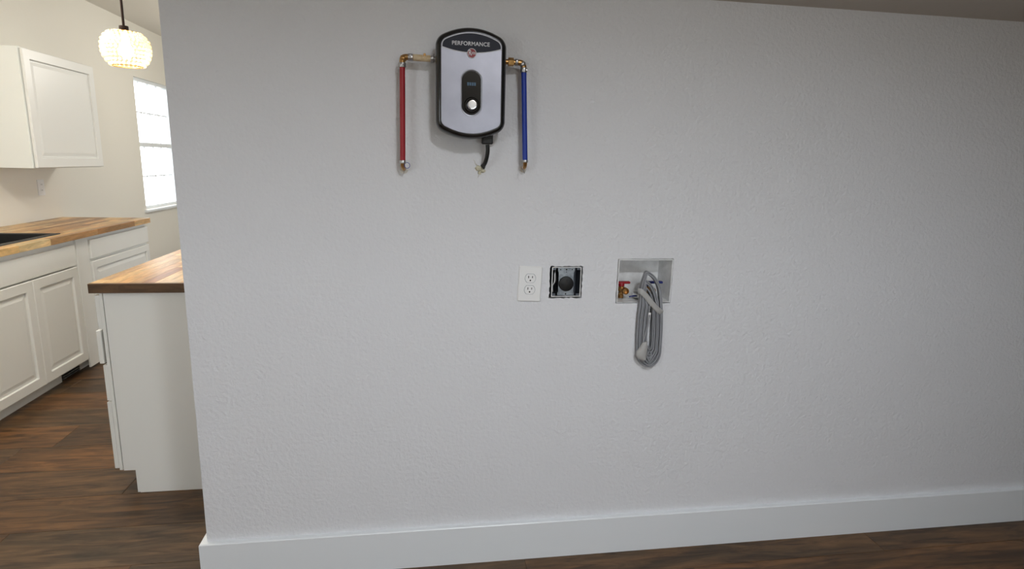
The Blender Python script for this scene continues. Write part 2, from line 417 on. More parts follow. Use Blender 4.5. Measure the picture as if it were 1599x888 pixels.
for (z0, z1) in ((WZ0 + .03, mz - .022), (mz + .022, WZ1 - .03)):
    cols = 4
    for k in range(1, cols):
        yy = ya + (yb - ya) * k / cols; wpart('muntin', bx(fx0 + .020, fx0 + .032, yy - .006, yy + .006, z0, z1), 'trim_paint')
    zz = (z0 + z1) / 2
    for k in range(cols):
        c0 = ya + (yb - ya) * k / cols + .006 * (k > 0); c1 = ya + (yb - ya) * (k + 1) / cols - .006 * (k < cols - 1)
        wpart('muntin', bx(fx0 + .020, fx0 + .032, c0, c1, zz - .006, zz + .006), 'trim_paint')
        for p0, p1 in ((z0, zz - .006), (zz + .006, z1)):
            wpart('pane', bx(fx0 + .024, fx0 + .028, c0, c1, p0, p1), 'glass')

# ------------------------------------------------------------------ cabinets
def child(name, bm, material, parent, smooth=None):
    """mesh given in world coordinates, kept in place under its parent"""
    o = obj(name, bm, material, parent, smooth)
    p = Vector((0, 0, 0)); q = parent
    while q is not None: p += Vector(q.location); q = q.parent
    o.data.transform(Matrix.Translation(-p))
    return o
def panel_front(parent, name, x, out, y0, y1, z0, z1, rail=0.055, raised=True, th=0.019):
    """framed door or drawer front lying in a YZ plane; out = +1 faces +X, -1 faces -X"""
    xa, xb = (x, x + th) if out > 0 else (x - th, x)
    d = child(name, bmesh.new() if False else frame_bm(xa, xb, y0, y1, z0, z1, rail), 'cabinet_paint', parent)
    if raised:
        bm = bmesh.new(); r = rail
        f = lambda s: x + out * s
        A = [(f(0.004), r - .001), (f(0.0075), r + .004), (f(0.0075), r + .012), (f(0.0125), r + .034), (f(0.0125), r + .045)]
        loops = []
        for xx, i in A:
            loops.append([bm.verts.new((xx, yy, zz)) for yy, zz in ((y0 + i, z0 + i), (y1 - i, z0 + i), (y1 - i, z1 - i), (y0 + i, z1 - i))])
        for P, Q in zip(loops, loops[1:]):
            for k in range(4): bm.faces.new((P[k], P[(k + 1) % 4], Q[(k + 1) % 4], Q[k]))
        bm.faces.new(loops[-1]); bm.faces.new(loops[0][::-1])
        child('panel', bm, 'cabinet_paint', d)
    return d
def frame_bm(xa, xb, y0, y1, z0, z1, r):
    bm = bmesh.new()
    O = [(y0, z0), (y1, z0), (y1, z1), (y0, z1)]; I = [(y0 + r, z0 + r), (y1 - r, z0 + r), (y1 - r, z1 - r), (y0 + r, z1 - r)]
    vo = [[bm.verts.new((x, a, b)) for a, b in O] for x in (xa, xb)]; vi = [[bm.verts.new((x, a, b)) for a, b in I] for x in (xa, xb)]
    for k in range(4):
        j = (k + 1) % 4
        for s in (0, 1): bm.faces.new((vo[s][k], vo[s][j], vi[s][j], vi[s][k]))
        bm.faces.new((vo[0][k], vo[0][j], vo[1][j], vo[1][k])); bm.faces.new((vi[0][k], vi[0][j], vi[1][j], vi[1][k]))
    bmesh.ops.recalc_face_normals(bm, faces=bm.faces[:])
    es = [e for e in bm.edges if all(abs(v.co.x - (xa if False else xb)) < 1e-6 or abs(v.co.x - xa) < 1e-6 for v in e.verts) and abs(e.verts[0].co.x - e.verts[1].co.x) < 1e-6]
    bmesh.ops.bevel(bm, geom=es, offset=0.003, segments=1, affect='EDGES')
    return bm

# upper cabinet on the left wall
UX, UY0, UY1, UZ0, UZ1 = -2.475, 2.386, 3.215, 1.305, 2.05
uc = thing('upper_cabinet', 'white wall cabinet with one wide raised panel door above the sink counter', 'cabinet', (XK, UY0, UZ0))
bm = bx(XK + .002, UX, UY0, UY1, UZ0, UZ1, bev=.0015)
child('body', bm, 'cabinet_gloss', uc)
panel_front(uc, 'door', UX + .003, 1, UY0 + .012, UY1 - .004, UZ0 + .004, UZ1 - .006, rail=.062)

# sink base cabinet
FX = -2.194   # carcass face, fronts stand 19 mm proud
b1 = thing('sink_base_cabinet', 'white sink cabinet with two raised panel doors under a blank front', 'cabinet', (XK, 1.25, 0))
bm = bmesh.new()
for a in ((XK + .002, FX, 1.25, 1.268, .105, .875), (XK + .002, FX, 2.172, 2.19, .105, .875), (XK + .002, FX, 1.268, 2.172, .105, .123), (XK + .002, XK + .008, 1.268, 2.172, .123, .875), (FX - .019, FX, 1.268, 2.172, .123, .875), (XK + .002, FX - .06, 1.25, 2.19, 0, .105)):
    box(bm, *a)
child('body', bm, 'cabinet_paint', b1)
child('false_front', bx(FX + .001, FX + .020, 1.275, 2.168, .712, .842, bev=.002), 'cabinet_paint', b1)
panel_front(b1, 'door', FX + .001, 1, 1.275, 1.7165, .085, .702, rail=.058)
panel_front(b1, 'door', FX + .001, 1, 1.7205, 2.168, .085, .702, rail=.058)
child('toe_kick', bx(FX - .06, FX - .05, 1.25, 1.98, 0, .084), 'cabinet_paint', b1)
v = thing('floor_vent', 'dark slotted vent in the toe kick below the sink cabinet', 'vent', (FX - .06, 1.985, 0))
bm = bmesh.new(); box(bm, FX - .059, FX - .054, 1.985, 2.185, .002, .083); child('backing', bm, 'dark_gap', v)
for k in range(5):
    child('slat', bx(FX - .054, FX - .047, 1.99, 2.18, .012 + k * .015, .016 + k * .015), 'galvanised', v)
# filler and drawer cabinet
b2 = thing('drawer_base_cabinet', 'white drawer cabinet at the far end of the sink counter', 'cabinet', (XK, 2.192, 0))
bm = bmesh.new(); box(bm, XK + .002, FX, 2.192, 3.19, 0.105, 0.875); box(bm, XK + .002, FX - .06, 2.192, 3.19, 0, 0.105)
child('body', bm, 'cabinet_paint', b2)
child('filler', bx(FX + .0, FX + .012, 2.195, 2.333, .02, .872, bev=.001), 'cabinet_paint', b2)
child('drawer', bx(FX + .001, FX + .020, 2.345, 3.185, .722, .848, bev=.003), 'cabinet_paint', b2)
panel_front(b2, 'drawer', FX + .001, 1, 2.345, 3.185, .415, .704, rail=.05)
panel_front(b2, 'drawer', FX + .001, 1, 2.345, 3.185, .105, .400, rail=.05)

# butcher block tops: rows of glued staves, every stave a piece of its own
stave_cache = {}
def stave_mesh(w, L, th, mname):
    k = (round(w, 4), round(L, 4), th, mname)
    if k not in stave_cache:
        bm = bx(0, w, 0, L, 0, th, bev=.0006)
        me = bpy.data.meshes.new('stave'); bm.to_mesh(me); bm.free(); me.materials.append(MATS[mname]); stave_cache[k] = me
    return stave_cache[k]
def staves(parent, x0, x1, y0, y1, z0, z1, w=0.0425, hole=None):
    n = round((x1 - x0) / w); w = (x1 - x0) / n; loc = Vector(parent.location)
    for i in range(n):
        xa = x0 + i * w; xm = xa + w / 2; y = y0 - random.uniform(0, .3); spans = []
        while y < y1:
            L = random.choice((0.28, 0.36, 0.44, 0.52, 0.60)); a, b = max(y, y0), min(y + L, y1); y += L
            if b - a < .004: continue
            segs = [(a, b)]
            if hole and hole[0] < xm < hole[1]:
                segs = [(a, min(b, hole[2])), (max(a, hole[3]), b)]
            for p, q in segs:
                if q - p > .004:
                    o = bpy.data.objects.new('stave', stave_mesh(w - .0004, q - p - .0004, z1 - z0, 'counter_wood')); C.objects.link(o)
                    o.parent = parent; o.location = Vector((xa + .0002, p + .0002, z0)) - loc
ct = thing('countertop', 'butcher block countertop of mixed tan and brown staves around the black sink', 'countertop', (XK, 1.0, .876))
SX0, SX1, SY0, SY1 = -2.70, -2.245, 1.33, 2.115
staves(ct, XK + .001, -2.153, 1.0, 3.2, .876, .914, w=0.042, hole=(SX0, SX1, SY0, SY1))

# black drop-in sink
sk = thing('kitchen_sink', 'black composite sink set into the butcher block counter', 'sink', (SX0, SY0, .70))
bm = bmesh.new()
r_o = [(SX0 - .0, SY0 - .0), (SX1 + .0, SY0 - .0), (SX1 + .0, SY1 + .0), (SX0 - .0, SY1 + .0)]
def rloop(i, z): return [bm.verts.new((x, y, z)) for x, y in ((SX0 + i, SY0 + i), (SX1 - i, SY0 + i), (SX1 - i, SY1 - i), (SX0 + i, SY1 - i))]
Ls = [rloop(-.018, .9142), rloop(-.016, .919), rloop(.018, .919), rloop(.022, .914), rloop(.032, .72), rloop(.06, .705)]
for P, Q in zip(Ls, Ls[1:]):
    for k in range(4): bm.faces.new((P[k], P[(k + 1) % 4], Q[(k + 1) % 4], Q[k]))
bm.faces.new(Ls[-1])
child('bowl', bm, 'sink_black', sk)
child('drain', lathe(bmesh.new(), [(.0, .0), (.038, .0), (.042, .003), (.045, .001)], ((SX0 + SX1) / 2, (SY0 + SY1) / 2, .706), 'Z', 24), 'satin_steel', sk, 40)

# island
IY0, IY1 = 0.5958, 2.35; IXA, IXB = -1.254, -0.62
isl = thing('island_cabinet', 'white island cabinet with plain end panel and drawers facing the sink', 'cabinet', (IXA, IY0, 0))
bm = bmesh.new()
prof = [(IXA, .105), (IXA + .055, .105), (IXA + .055, 0), (IXB, 0), (IXB, .876), (IXA, .876)]
child('end_panel', prism(bm, prof, IY0, IY0 + .018), 'cabinet_paint', isl)
bm = bmesh.new(); prism(bm, [(a + (.004 if a < IXA + .01 else 0), z) for a, z in prof], IY0 + .0185, IY1)
child('body', bm, 'cabinet_paint', isl)
child('face_frame', bx(IXA - .0165, IXA - .0045, IY0 + .002, IY1, .107, .874), 'cabinet_paint', isl)
child('toe_kick', bx(IXA + .043, IXA + .054, IY0 + .004, IY1, 0, .104), 'cabinet_paint', isl)
for (z0, z1, out) in ((.722, .862, .0), (.577, .716, .011), (.417, .571, .0), (.112, .411, .002)):
    child('drawer', bx(IXA - .036 - out, IXA - .018 - out, IY0 + .008, IY0 + .76, z0, z1, bev=.002), 'cabinet_paint', isl)
    child('drawer', bx(IXA - .036, IXA - .018, IY0 + .772, IY1 - .01, z0, z1, bev=.002), 'cabinet_paint', isl)
it = thing('island_countertop', 'butcher block top with dark brown front strip on the island', 'countertop', (-1.296, IY0 - .02, .876))
staves(it, -1.296, -0.45, IY0 - .002, IY1 + .02, .876, .914, w=0.047)

child('edge_strip', bx(-1.296, -0.45, IY0 - .02, IY0 - .0025, .876, .914, bev=.001), 'edge_wood', it)['label'] = 'dark brown end strip'  # dark strip across the front ends of the staves
# kitchen wall outlet
ko = thing('wall_outlet', 'white outlet on the kitchen wall under the wall cabinet', 'outlet', (XK, 2.978, 1.152))
child('cover_plate', bx(XK, XK + .006, 2.939, 3.017, 1.094, 1.21, bev=.002), 'plastic_white', ko)
for dz in (-.021, .021):
    r = child('receptacle', bx(XK + .006, XK + .008, 2.961, 2.995, 1.152 + dz - .014, 1.152 + dz + .014, bev=.001), 'plastic_white', ko)
    for dy in (-.006, .006): child('slot', bx(XK + .0078, XK + .0084, 2.978 + dy - .0012, 2.978 + dy + .0012, 1.152 + dz - .003, 1.152 + dz + .006), 'dark_gap', r)

# pendant lamp
PX, PY = -1.252, 1.0; PZ = 1.852
pl = thing('pendant_lamp', 'glowing beaded glass pendant lamp on a dark rod', 'lamp', (PX, PY, PZ))
child('canopy', lathe(bmesh.new(), [(.0, .0), (.06, .0), (.06, -.012), (.045, -.024), (.0, -.024)], (PX, PY, ZC), 'Z', 28), 'bronze', pl, 40)
child('rod', tube(bmesh.new(), [(PX, PY, 1.945), (PX, PY, ZC - .02)], .0052, 10), 'bronze', pl, 40)
child('socket_cap', lathe(bmesh.new(), [(.0, 1.946), (.017, 1.946), (.018, 1.942), (.018, 1.926), (.0, 1.926)], (PX, PY, 0), 'Z', 20), 'bronze', pl, 40)
child('bulb', lathe(bmesh.new(), [(.0, -.03), (.016, -.026), (.026, -.012), (.028, .002), (.022, .02), (.013, .04), (.012, .072)], (PX, PY, PZ - .005), 'Z', 20), 'bulb', pl, 60)
bm = bmesh.new()
prof = [(-.062, .064), (-.048, .076), (-.032, .084), (-.016, .0888), (.001, .090), (.018, .089), (.034, .085), (.049, .076), (.061, .063)]
for row_, (dz, rr) in enumerate(prof):
    n = int(2 * PI * rr / .0172)
    for k in range(n):
        a = 2 * PI * (k + .5 * (row_ % 2)) / n
        mtx = Matrix.Translation((PX + rr * math.cos(a), PY + rr * math.sin(a), PZ + dz)) @ Matrix.Rotation(a, 4, 'Z') @ Matrix.Diagonal((.0075, .0080, .0084, 1))
        bmesh.ops.create_icosphere(bm, subdivisions=1, radius=1.0, matrix=mtx)
shade = child('shade', bm, 'bead_glass', pl, 180); shade['kind'] = 'stuff'; shade['label'] = 'rows of warm glowing glass beads'
bm = bmesh.new()
for dz, rr in ((-.069, .056), (.068, .056)):
    tube(bm, [(PX + rr * math.cos(2 * PI * k / 32), PY + rr * math.sin(2 * PI * k / 32), PZ + dz) for k in range(32)], .0022, 6, closed=True, upv=(0, 0, 1))
for k in range(4):
    a = PI / 4 + k * PI / 2; tube(bm, [(PX + .012 * math.cos(a), PY + .012 * math.sin(a), PZ + .070), (PX + .056 * math.cos(a), PY + .056 * math.sin(a), PZ + .068)], .002, 6)
child('shade_frame', bm, 'brass', pl, 40)
pt = bpy.data.lights.new('pendant_bulb_light', 'POINT'); pt.energy = 5.0; pt.color = (1.0, 0.80, 0.50); pt.shadow_soft_size = 0.03
po = bpy.data.objects.new('pendant_bulb_light', pt); C.objects.link(po); po.location = (PX, PY, PZ - .04)

# ------------------------------------------------------------------ water heater
HX, HZ = 0.1435, 1.640; HW, HH = 0.203, 0.310; SAG = 0.0165
def heater_outline(inset=0.0, r=0.036, n=96, hw=HW / 2, hh=HH / 2, sag=SAG, cx=HX, cz=HZ):
    """rounded tablet: straight sides, bowed top and bottom"""
    wi, top = hw - r, hh - r
    inner = []
    for k in range(25):
        s = -1 + 2 * k / 24; inner.append((s * wi, top - sag * s * s)); inner.append((s * wi, -(top - sag * s * s)))
    out = []; rr = r - inset
    for k in range(n):
        a = 2 * PI * (k + .5) / n; c, s = math.cos(a), math.sin(a)
        # finer sampling near the poles, where the bow lies
        a2 = a - 0.42 * math.sin(2 * a) * -1.0 * 0.9 if True else a
        c, s = math.cos(a2), math.sin(a2)
        p = max(inner, key=lambda q: q[0] * c + q[1] * s)
        out.append((cx + p[0] + rr * c, cz + p[1] + rr * s))
    return out
wh = thing('water_heater', 'black and silver tankless water heater mounted on the white wall', 'water heater', (HX, 0, HZ))
bm = rings_solid(bmesh.new(), [(heater_outline(.004), -.0005), (heater_outline(.0), -.004), (heater_outline(.0), -.062), (heater_outline(-.0015), -.066), (heater_outline(-.0015), -.078), (heater_outline(.001), -.087), (heater_outline(.006), -.0935), (heater_outline(.0115), -.0950)])
child('body', bm, 'black_gloss', wh, 40)
bm = rings_solid(bmesh.new(), [(heater_outline(.0135), -.0935), (heater_outline(.0135), -.0962), (heater_outline(.0148), -.0970)])
panel = child('front_panel', bm, 'silver_panel', wh, 30)
def header_poly(inset, zs, sagb, lift):
    o = heater_outline(inset, n=160); zcut = zs
    top = sorted([p for p in o if p[1] > zcut], key=lambda p: -p[0])
    xr, xl = max(p[0] for p in o), min(p[0] for p in o)
    bot = [(xl + (xr - xl) * k / 20, zs - sagb * (1 - (2 * k / 20 - 1) ** 2) + lift) for k in range(21)]
    top.sort(key=lambda p: math.atan2(p[1] - (zs - .05), p[0] - HX))
    return bot + top
child('header_border', prism(bmesh.new(), header_poly(.0155, 1.737, .013, 0), -.0968, -.0974), 'print_white', panel)
child('header_band', prism(bmesh.new(), header_poly(.0175, 1.7390, .013, 0), -.0972, -.0978), 'header_grey', panel)
lettering('lettering', 'PERFORMANCE', 0.0152, 'print_white', wh, (0.1408 - HX, -.0980, 1.749 - HZ), bold=0.0003, sx=1.0, space=1.05)
# round emblem
ex, ez = 0.1435, 1.7235
child('emblem', lathe(bmesh.new(), [(.0, 0), (.0135, 0), (.0135, .0012), (.0, .0012)], (ex, -.0990, ez), 'Y', 32), 'print_white', wh)
child('emblem_disc', lathe(bmesh.new(), [(.0, 0), (.0120, 0), (.0120, .0008), (.0, .0008)], (ex, -.0995, ez), 'Y', 32), 'logo_red', wh)
lettering('emblem_letter', 'R', 0.0215, 'print_white', wh, (ex - .0052 - HX, -.0998, ez + .0006 - HZ), bold=.0004, sx=.72)
child('emblem_bar', bx(ex - .001, ex + .0122, -.1000, -.0993, ez - .0026, ez + .0032), 'print_white', wh)
lettering('emblem_text', 'heem', 0.0062, 'logo_red', wh, (ex + .0056 - HX, -.1002, ez + .0004 - HZ), bold=.0001)
# control window
def rr_poly(cx, cz, hw, hh, r, sag=0.006, n=64): return heater_outline(0.0, r, n, hw, hh, sag, cx, cz)
cwx, cwz = .1437, 1.6140
bm = bmesh.new()
O = rr_poly(cwx, cwz, .0315, .0665, .022); I = rr_poly(cwx, cwz, .0268, .0610, .0175)
def ringsurf(bm, seq):
    V = [[bm.verts.new((x, y, z)) for x, z in p] for p, y in seq]; n = len(V[0])
    for A, B in zip(V, V[1:]):
        for i in range(n): bm.faces.new((A[i], A[(i + 1) % n], B[(i + 1) % n], B[i]))
    for i in range(n): bm.faces.new((V[-1][i], V[-1][(i + 1) % n], V[0][(i + 1) % n], V[0][i]))
    return bm
child('control_rim', ringsurf(bm, [(O, -.0966), (rr_poly(cwx, cwz, .0305, .0655, .021), -.0985), (rr_poly(cwx, cwz, .0290, .0640, .0195), -.0985), (I, -.0966)]), 'silver_rim', wh, 40)
cp = child('control_panel', prism(bmesh.new(), rr_poly(cwx, cwz, .0272, .0614, .018), -.0978, -.0968), 'black_glass', wh)
for k in range(4): child('display_digit', bx(.1312 + k * .0066, .1364 + k * .0066, -.0983, -.0978, 1.6345, 1.6435), 'display_glow', cp)
for k in range(3): child('display_mark', bx(.1345 + k * .007, .1385 + k * .007, -.0982, -.0978, 1.6290, 1.6305), 'header_grey', cp)
kn = child('knob', lathe(bmesh.new(), [(.0165, 0), (.0165, -.004), (.0150, -.006), (.0142, -.018), (.0125, -.021), (.0112, -.0212)], (.1448, -.0978, 1.5800), 'Y', 40), 'chrome', wh, 35)
child('knob_cap', lathe(bmesh.new(), [(.0108, 0), (.0108, -.0008), (.0, -.0012)], (.1448, -.1188, 1.5800), 'Y', 32), 'satin_steel', kn, 35)
child('knob_skirt', lathe(bmesh.new(), [(.0225, 0), (.0225, -.0016), (.0200, -.0034), (.0168, -.0034)], (.1448, -.0977, 1.5800), 'Y', 40), 'black_glass', wh, 35)
# cable gland and cable
child('cable_gland', bx(.181, .214, -.060, -.034, 1.471, 1.502, bev=.003), 'black_matte', wh)
path = smoothpath([(.1985, -.047, 1.470), (.1995, -.047, 1.452), (.1975, -.043, 1.432), (.194, -.030, 1.415), (.1905, -.010, 1.406), (.189, .012, 1.404)], 8)
child('power_cable', tube(bmesh.new(), path, .0062, 14), 'black_matte', wh, 60)
# spilled filler around the cable hole (part of the wall)
def blob(name, c, r, parent, material, seed, flat=0.5, sub=2):
    rnd = random.Random(seed); bm = bmesh.new(); bmesh.ops.create_icosphere(bm, subdivisions=sub, radius=1.0)
    for v in bm.verts:
        k = 1 + rnd.uniform(-.28, .28); v.co = Vector((v.co.x * r[0] * k, v.co.y * r[1] * k, v.co.z * r[2] * k)) + Vector(c)
    return child(name, bm, material, parent, 60)
blob('filler_lump', (.1775, -.002, 1.3985), (.0115, .008, .0085), wall_back, 'foam', 3)
blob('filler_lump', (.190, -.001, 1.3895), (.0080, .006, .0060), wall_back, 'foam', 5)
blob('filler_lump', (.1795, -.001, 1.3850), (.0055, .004, .0075), wall_back, 'foam', 8)
for a, b, w_ in (((.166, 1.412), (.173, 1.4035), .0016), ((.160, 1.424), (.166, 1.412), .0008), ((.178, 1.379), (.175, 1.370), .001)):
    child('paint_tear', sweep(bmesh.new(), [(a[0], -.0006, a[1]), ((a[0] + b[0]) / 2 + .001, -.0022, (a[1] + b[1]) / 2), (b[0], -.0006, b[1])], circ(w_, 6), (0, 1, 0)), 'drywall_core', wall_back)

# ------------------------------------------------------------------ supply pipes
def crimp(parent, c, axis, r=.0100, L=.010, ear=None):
    o = child('crimp_ring', lathe(bmesh.new(), [(r - .0025, -L / 2), (r - .0005, -L / 2), (r, -L / 2 + .001), (r, L / 2 - .001), (r - .0005, L / 2), (r - .0025, L / 2)], c, axis, 24, closed=True), 'satin_steel', parent, 40)
    if ear is not None:
        e = Vector(c) + Vector(ear) * r; child('crimp_ear', bx(e.x - .003, e.x + .003, e.y - .003, e.y + .003, e.z - .003, e.z + .003, bev=.001), 'satin_steel', o)
    return o
YP = -.045
hp = thing('hot_water_pipe', 'red plastic water pipe with brass elbow left of the heater', 'pipe', (-.057, YP, 1.40))
child('pipe', tube(bmesh.new(), [(-.0555, YP, 1.692), (-.0580, YP, 1.412)], .0082, 20), 'pipe_red', hp, 60)
el = smoothpath([(-.0555, YP, 1.684), (-.0556, YP, 1.700), (-.0535, YP, 1.7085), (-.046, YP, 1.7125), (-.020, YP, 1.7125)], 8)
child('elbow', tube(bmesh.new(), el, .0086, 18), 'brass', hp, 60)
child('elbow_bead', lathe(bmesh.new(), [(.0, -.009), (.0085, -.006), (.0108, 0), (.0085, .006), (.0, .009)], (-.0525, YP, 1.7085), (1, 0, 1), 20), 'brass', hp, 60)
crimp(hp, (-.0556, YP, 1.690), 'Z', .0108, .013, (0, -1, 0)); crimp(hp, (-.032, YP, 1.7125), 'X', .0108, .014, (0, -1, .3))
child('stub_pipe', tube(bmesh.new(), [(-.024, YP, 1.7125), (.026, YP, 1.7115)], .0095, 20), 'pipe_cream', hp, 60)
child('crimp_tab', bx(.006, .013, YP - .009, YP - .001, 1.7165, 1.7245, bev=.001), 'brass', hp)
crimp(hp, (.0315, YP, 1.7115), 'X', .0105, .009, (0, -1, 0))
child('adapter', tube(bmesh.new(), [(.024, YP, 1.7115), (.0425, YP, 1.7115)], .0078, 16), 'satin_steel', hp, 60)
crimp(hp, (-.0580, YP, 1.412), 'Z', .0104, .010)
el = smoothpath([(-.0580, YP, 1.416), (-.0578, YP + .002, 1.402), (-.0566, YP + .012, 1.394), (-.056, YP + .026, 1.391), (-.056, -.001, 1.390)], 6)
child('stub_out', tube(bmesh.new(), el, .0066, 16), 'brass', hp, 60)
child('label_ring', tube(bmesh.new(), [(-.045 + .008 * math.cos(2 * PI * k / 20), YP - .004 + .003 * math.sin(2 * PI * k / 20), 1.402 + .0085 * math.sin(2 * PI * k / 20)) for k in range(20)], .0009, 6, closed=True), 'pipe_blue', hp, 60)

cp_ = thing('cold_water_pipe', 'blue plastic water pipe with brass elbow right of the heater', 'pipe', (.317, YP, 1.40))
child('pipe', tube(bmesh.new(), [(.3055, YP, 1.694), (.3172, YP, 1.424)], .0080, 20), 'pipe_blue', cp_, 60)
child('hex_nut', lathe(bmesh.new(), [(.009, -.009), (.0125, -.008), (.0125, .008), (.009, .009)], (.2655, YP, 1.7135), 'X', 6), 'brass', cp_)
child('nipple', tube(bmesh.new(), [(.2435, YP, 1.7135), (.290, YP, 1.713)], .0076, 16), 'brass', cp_, 60)
crimp(cp_, (.2825, YP, 1.7132), 'X', .0102, .009, (0, -1, .2))
el = smoothpath([(.286, YP, 1.713), (.296, YP, 1.7125), (.3025, YP, 1.709), (.3050, YP, 1.701), (.3053, YP, 1.688)], 8)
child('elbow', tube(bmesh.new(), el, .0086, 18), 'brass', cp_, 60)
child('elbow_bead', lathe(bmesh.new(), [(.0, -.009), (.0085, -.006), (.0108, 0), (.0085, .006), (.0, .009)], (.3015, YP, 1.7085), (1, 0, -1), 20), 'satin_steel', cp_, 60)
crimp(cp_, (.3055, YP, 1.692), 'Z', .0106, .014, (.7, -.7, 0))
crimp(cp_, (.3172, YP, 1.423), 'Z', .0098, .008)
el = smoothpath([(.3173, YP, 1.427), (.3180, YP + .002, 1.414), (.3185, YP + .012, 1.406), (.319, YP + .026, 1.403), (.319, -.001, 1.402)], 6)
child('stub_out', tube(bmesh.new(), el, .0064, 16), 'brass', cp_, 60)
child('wire_tag', tube(bmesh.new(), smoothpath([(.309, YP - .006, 1.412), (.3075, YP - .009, 1.403), (.312, YP - .008, 1.394), (.3165, YP - .004, 1.386)], 5), .0012, 6), 'satin_steel', cp_, 60)
for sx_, sz_ in ((-.056, 1.390), (.319, 1.402)):
    blob('filler_lump', (sx_, -.001, sz_ - .004), (.011, .003, .010), wall_back, 'drywall_core', int(sz_ * 1000))

# ------------------------------------------------------------------ duplex outlet beside the dryer box
ow = thing('duplex_outlet', 'white two-socket outlet with a wide cover plate left of the open metal box', 'outlet', (.352, 0, 1.024))
def oc(name, bm, material, parent): return obj(name, bm, material, parent)      # local coordinates about the plate's middle
pl_ = oc('cover_plate', bx(-.0395, .0395, -.0065, -.0003, -.0600, .0600, bev=.003), 'plastic_white', ow)
def face_poly(r=.0172, flat=.0142): return [(max(-r, min(r, r * math.cos(2 * PI * k / 40))), max(-flat, min(flat, r * math.sin(2 * PI * k / 40)))) for k in range(40)]
for dz in (.0195, -.0195):
    bm = bmesh.new(); prism(bm, [(x * 1.08, z * 1.08 + dz) for x, z in face_poly()], -.0068, -.0060); oc('socket_gap', bm, 'galvanised', ow)
    bm = bmesh.new(); prism(bm, [(x, z + dz) for x, z in face_poly()], -.0085, -.0060); rc = oc('receptacle', bm, 'plastic_white', ow)
    oc('slot', bx(-.0078, -.0052, -.0089, -.0084, dz + .0005, dz + .0085), 'dark_gap', rc); oc('slot', bx(.0052, .0076, -.0089, -.0084, dz + .0012, dz + .0082), 'dark_gap', rc)
    oc('ground_hole', lathe(bmesh.new(), [(.0, 0), (.0027, 0), (.0027, .0005), (.0, .0005)], (0, -.0089, dz - .0068), 'Y', 14), 'dark_gap', rc)
oc('screw', lathe(bmesh.new(), [(.0, 0), (.0024, 0), (.0024, .0012), (.0, .0012)], (0, -.0077, 0), 'Y', 14), 'plastic_white', ow)
ow.rotation_euler = (0, math.radians(2.2), 0)

def frame_xz(x0, x1, z0, z1, w, y0, y1):
    bm = bmesh.new()
    for a in ((x0, x0 + w, z0, z1), (x1 - w, x1, z0, z1), (x0 + w, x1 - w, z0, z0 + w), (x0 + w, x1 - w, z1 - w, z1)): box(bm, a[0], a[1], y0, y1, a[2], a[3])
    return bm
# ------------------------------------------------------------------ open metal box with the dryer receptacle
db = thing('dryer_receptacle', 'round black dryer receptacle in an open metal box cut into the wall', 'outlet', (.477, .062, .975))
bm = bmesh.new(); x0, x1, z0, z1 = .4275, .5275, .9785, 1.0795
box(bm, x0, x0 + .002, .002, .062, z0, z1); box(bm, x1 - .002, x1, .002, .062, z0, z1)
box(bm, x0 + .002, x1 - .002, .002, .062, z0, z0 + .002); box(bm, x0 + .002, x1 - .002, .002, .062, z1 - .002, z1)
box(bm, x0 + .002, x1 - .002, .060, .062, z0 + .002, z1 - .002)
child('metal_box', bm, 'shaded_galvanised', db)
for sx_ in (-1, 1):
    for sz_ in (-1, 1):
        cx_, cz_ = (x0 if sx_ < 0 else x1) - sx_ * .008, (z0 if sz_ < 0 else z1) - sz_ * .006
        child('mounting_tab', bx(cx_ - .006, cx_ + .006, .0035, .0048, cz_ - .004, cz_ + .004), 'shaded_galvanised', db)
child('box_rim', frame_xz(x0 - .0005, x1 + .0005, z0 - .0005, z1 + .0005, .0026, -.0005, .003), 'plastic_box', db)
st = child('strap', prism(bmesh.new(), [(.449, .982), (.507, .982), (.507, .990), (.504, .994), (.504, 1.060), (.507, 1.066), (.507, 1.076), (.449, 1.076), (.449, 1.066), (.452, 1.060), (.452, .994), (.449, .990)], .0065, .0085), 'galvanised', db)
for sx_, sz_, rr_ in ((.478, 1.070, .0028), (.478, .9865, .0028), (.458, 1.070, .002), (.498, 1.070, .002), (.478, 1.062, .0015)):
    child('hole', lathe(bmesh.new(), [(.0, 0), (rr_, 0), (rr_, .0004), (.0, .0004)], (sx_, .0062, sz_), 'Y', 14), 'dark_gap', st)
rf = child('receptacle_face', lathe(bmesh.new(), [(.0, -.0105), (.0225, -.0105), (.0248, -.0090), (.0255, -.006), (.0255, .020), (.0, .020)], (.478, .008, 1.022), 'Y', 40), 'black_matte', db, 35)
child('slot', bx(.4765, .4795, -.0029, -.0023, 1.028, 1.038), 'dark_gap', rf); child('slot', bx(.4645, .4665, -.0029, -.0023, 1.012, 1.024), 'dark_gap', rf); child('slot', bx(.4895, .4915, -.0029, -.0023, 1.012, 1.024), 'dark_gap', rf)
for k, (xx, mm) in enumerate(((.434, 'black_matte'), (.440, 'plastic_white'), (.4455, 'black_matte'))):
    child('wire', tube(bmesh.new(), smoothpath([(xx + .004, .055, .984), (xx - .002, .035, 1.004 + .004 * k), (xx + .003, .026, 1.026), (xx + .005, .034, 1.050), (xx + .010, .05, 1.070)], 5), .0022, 8), mm, db, 60)

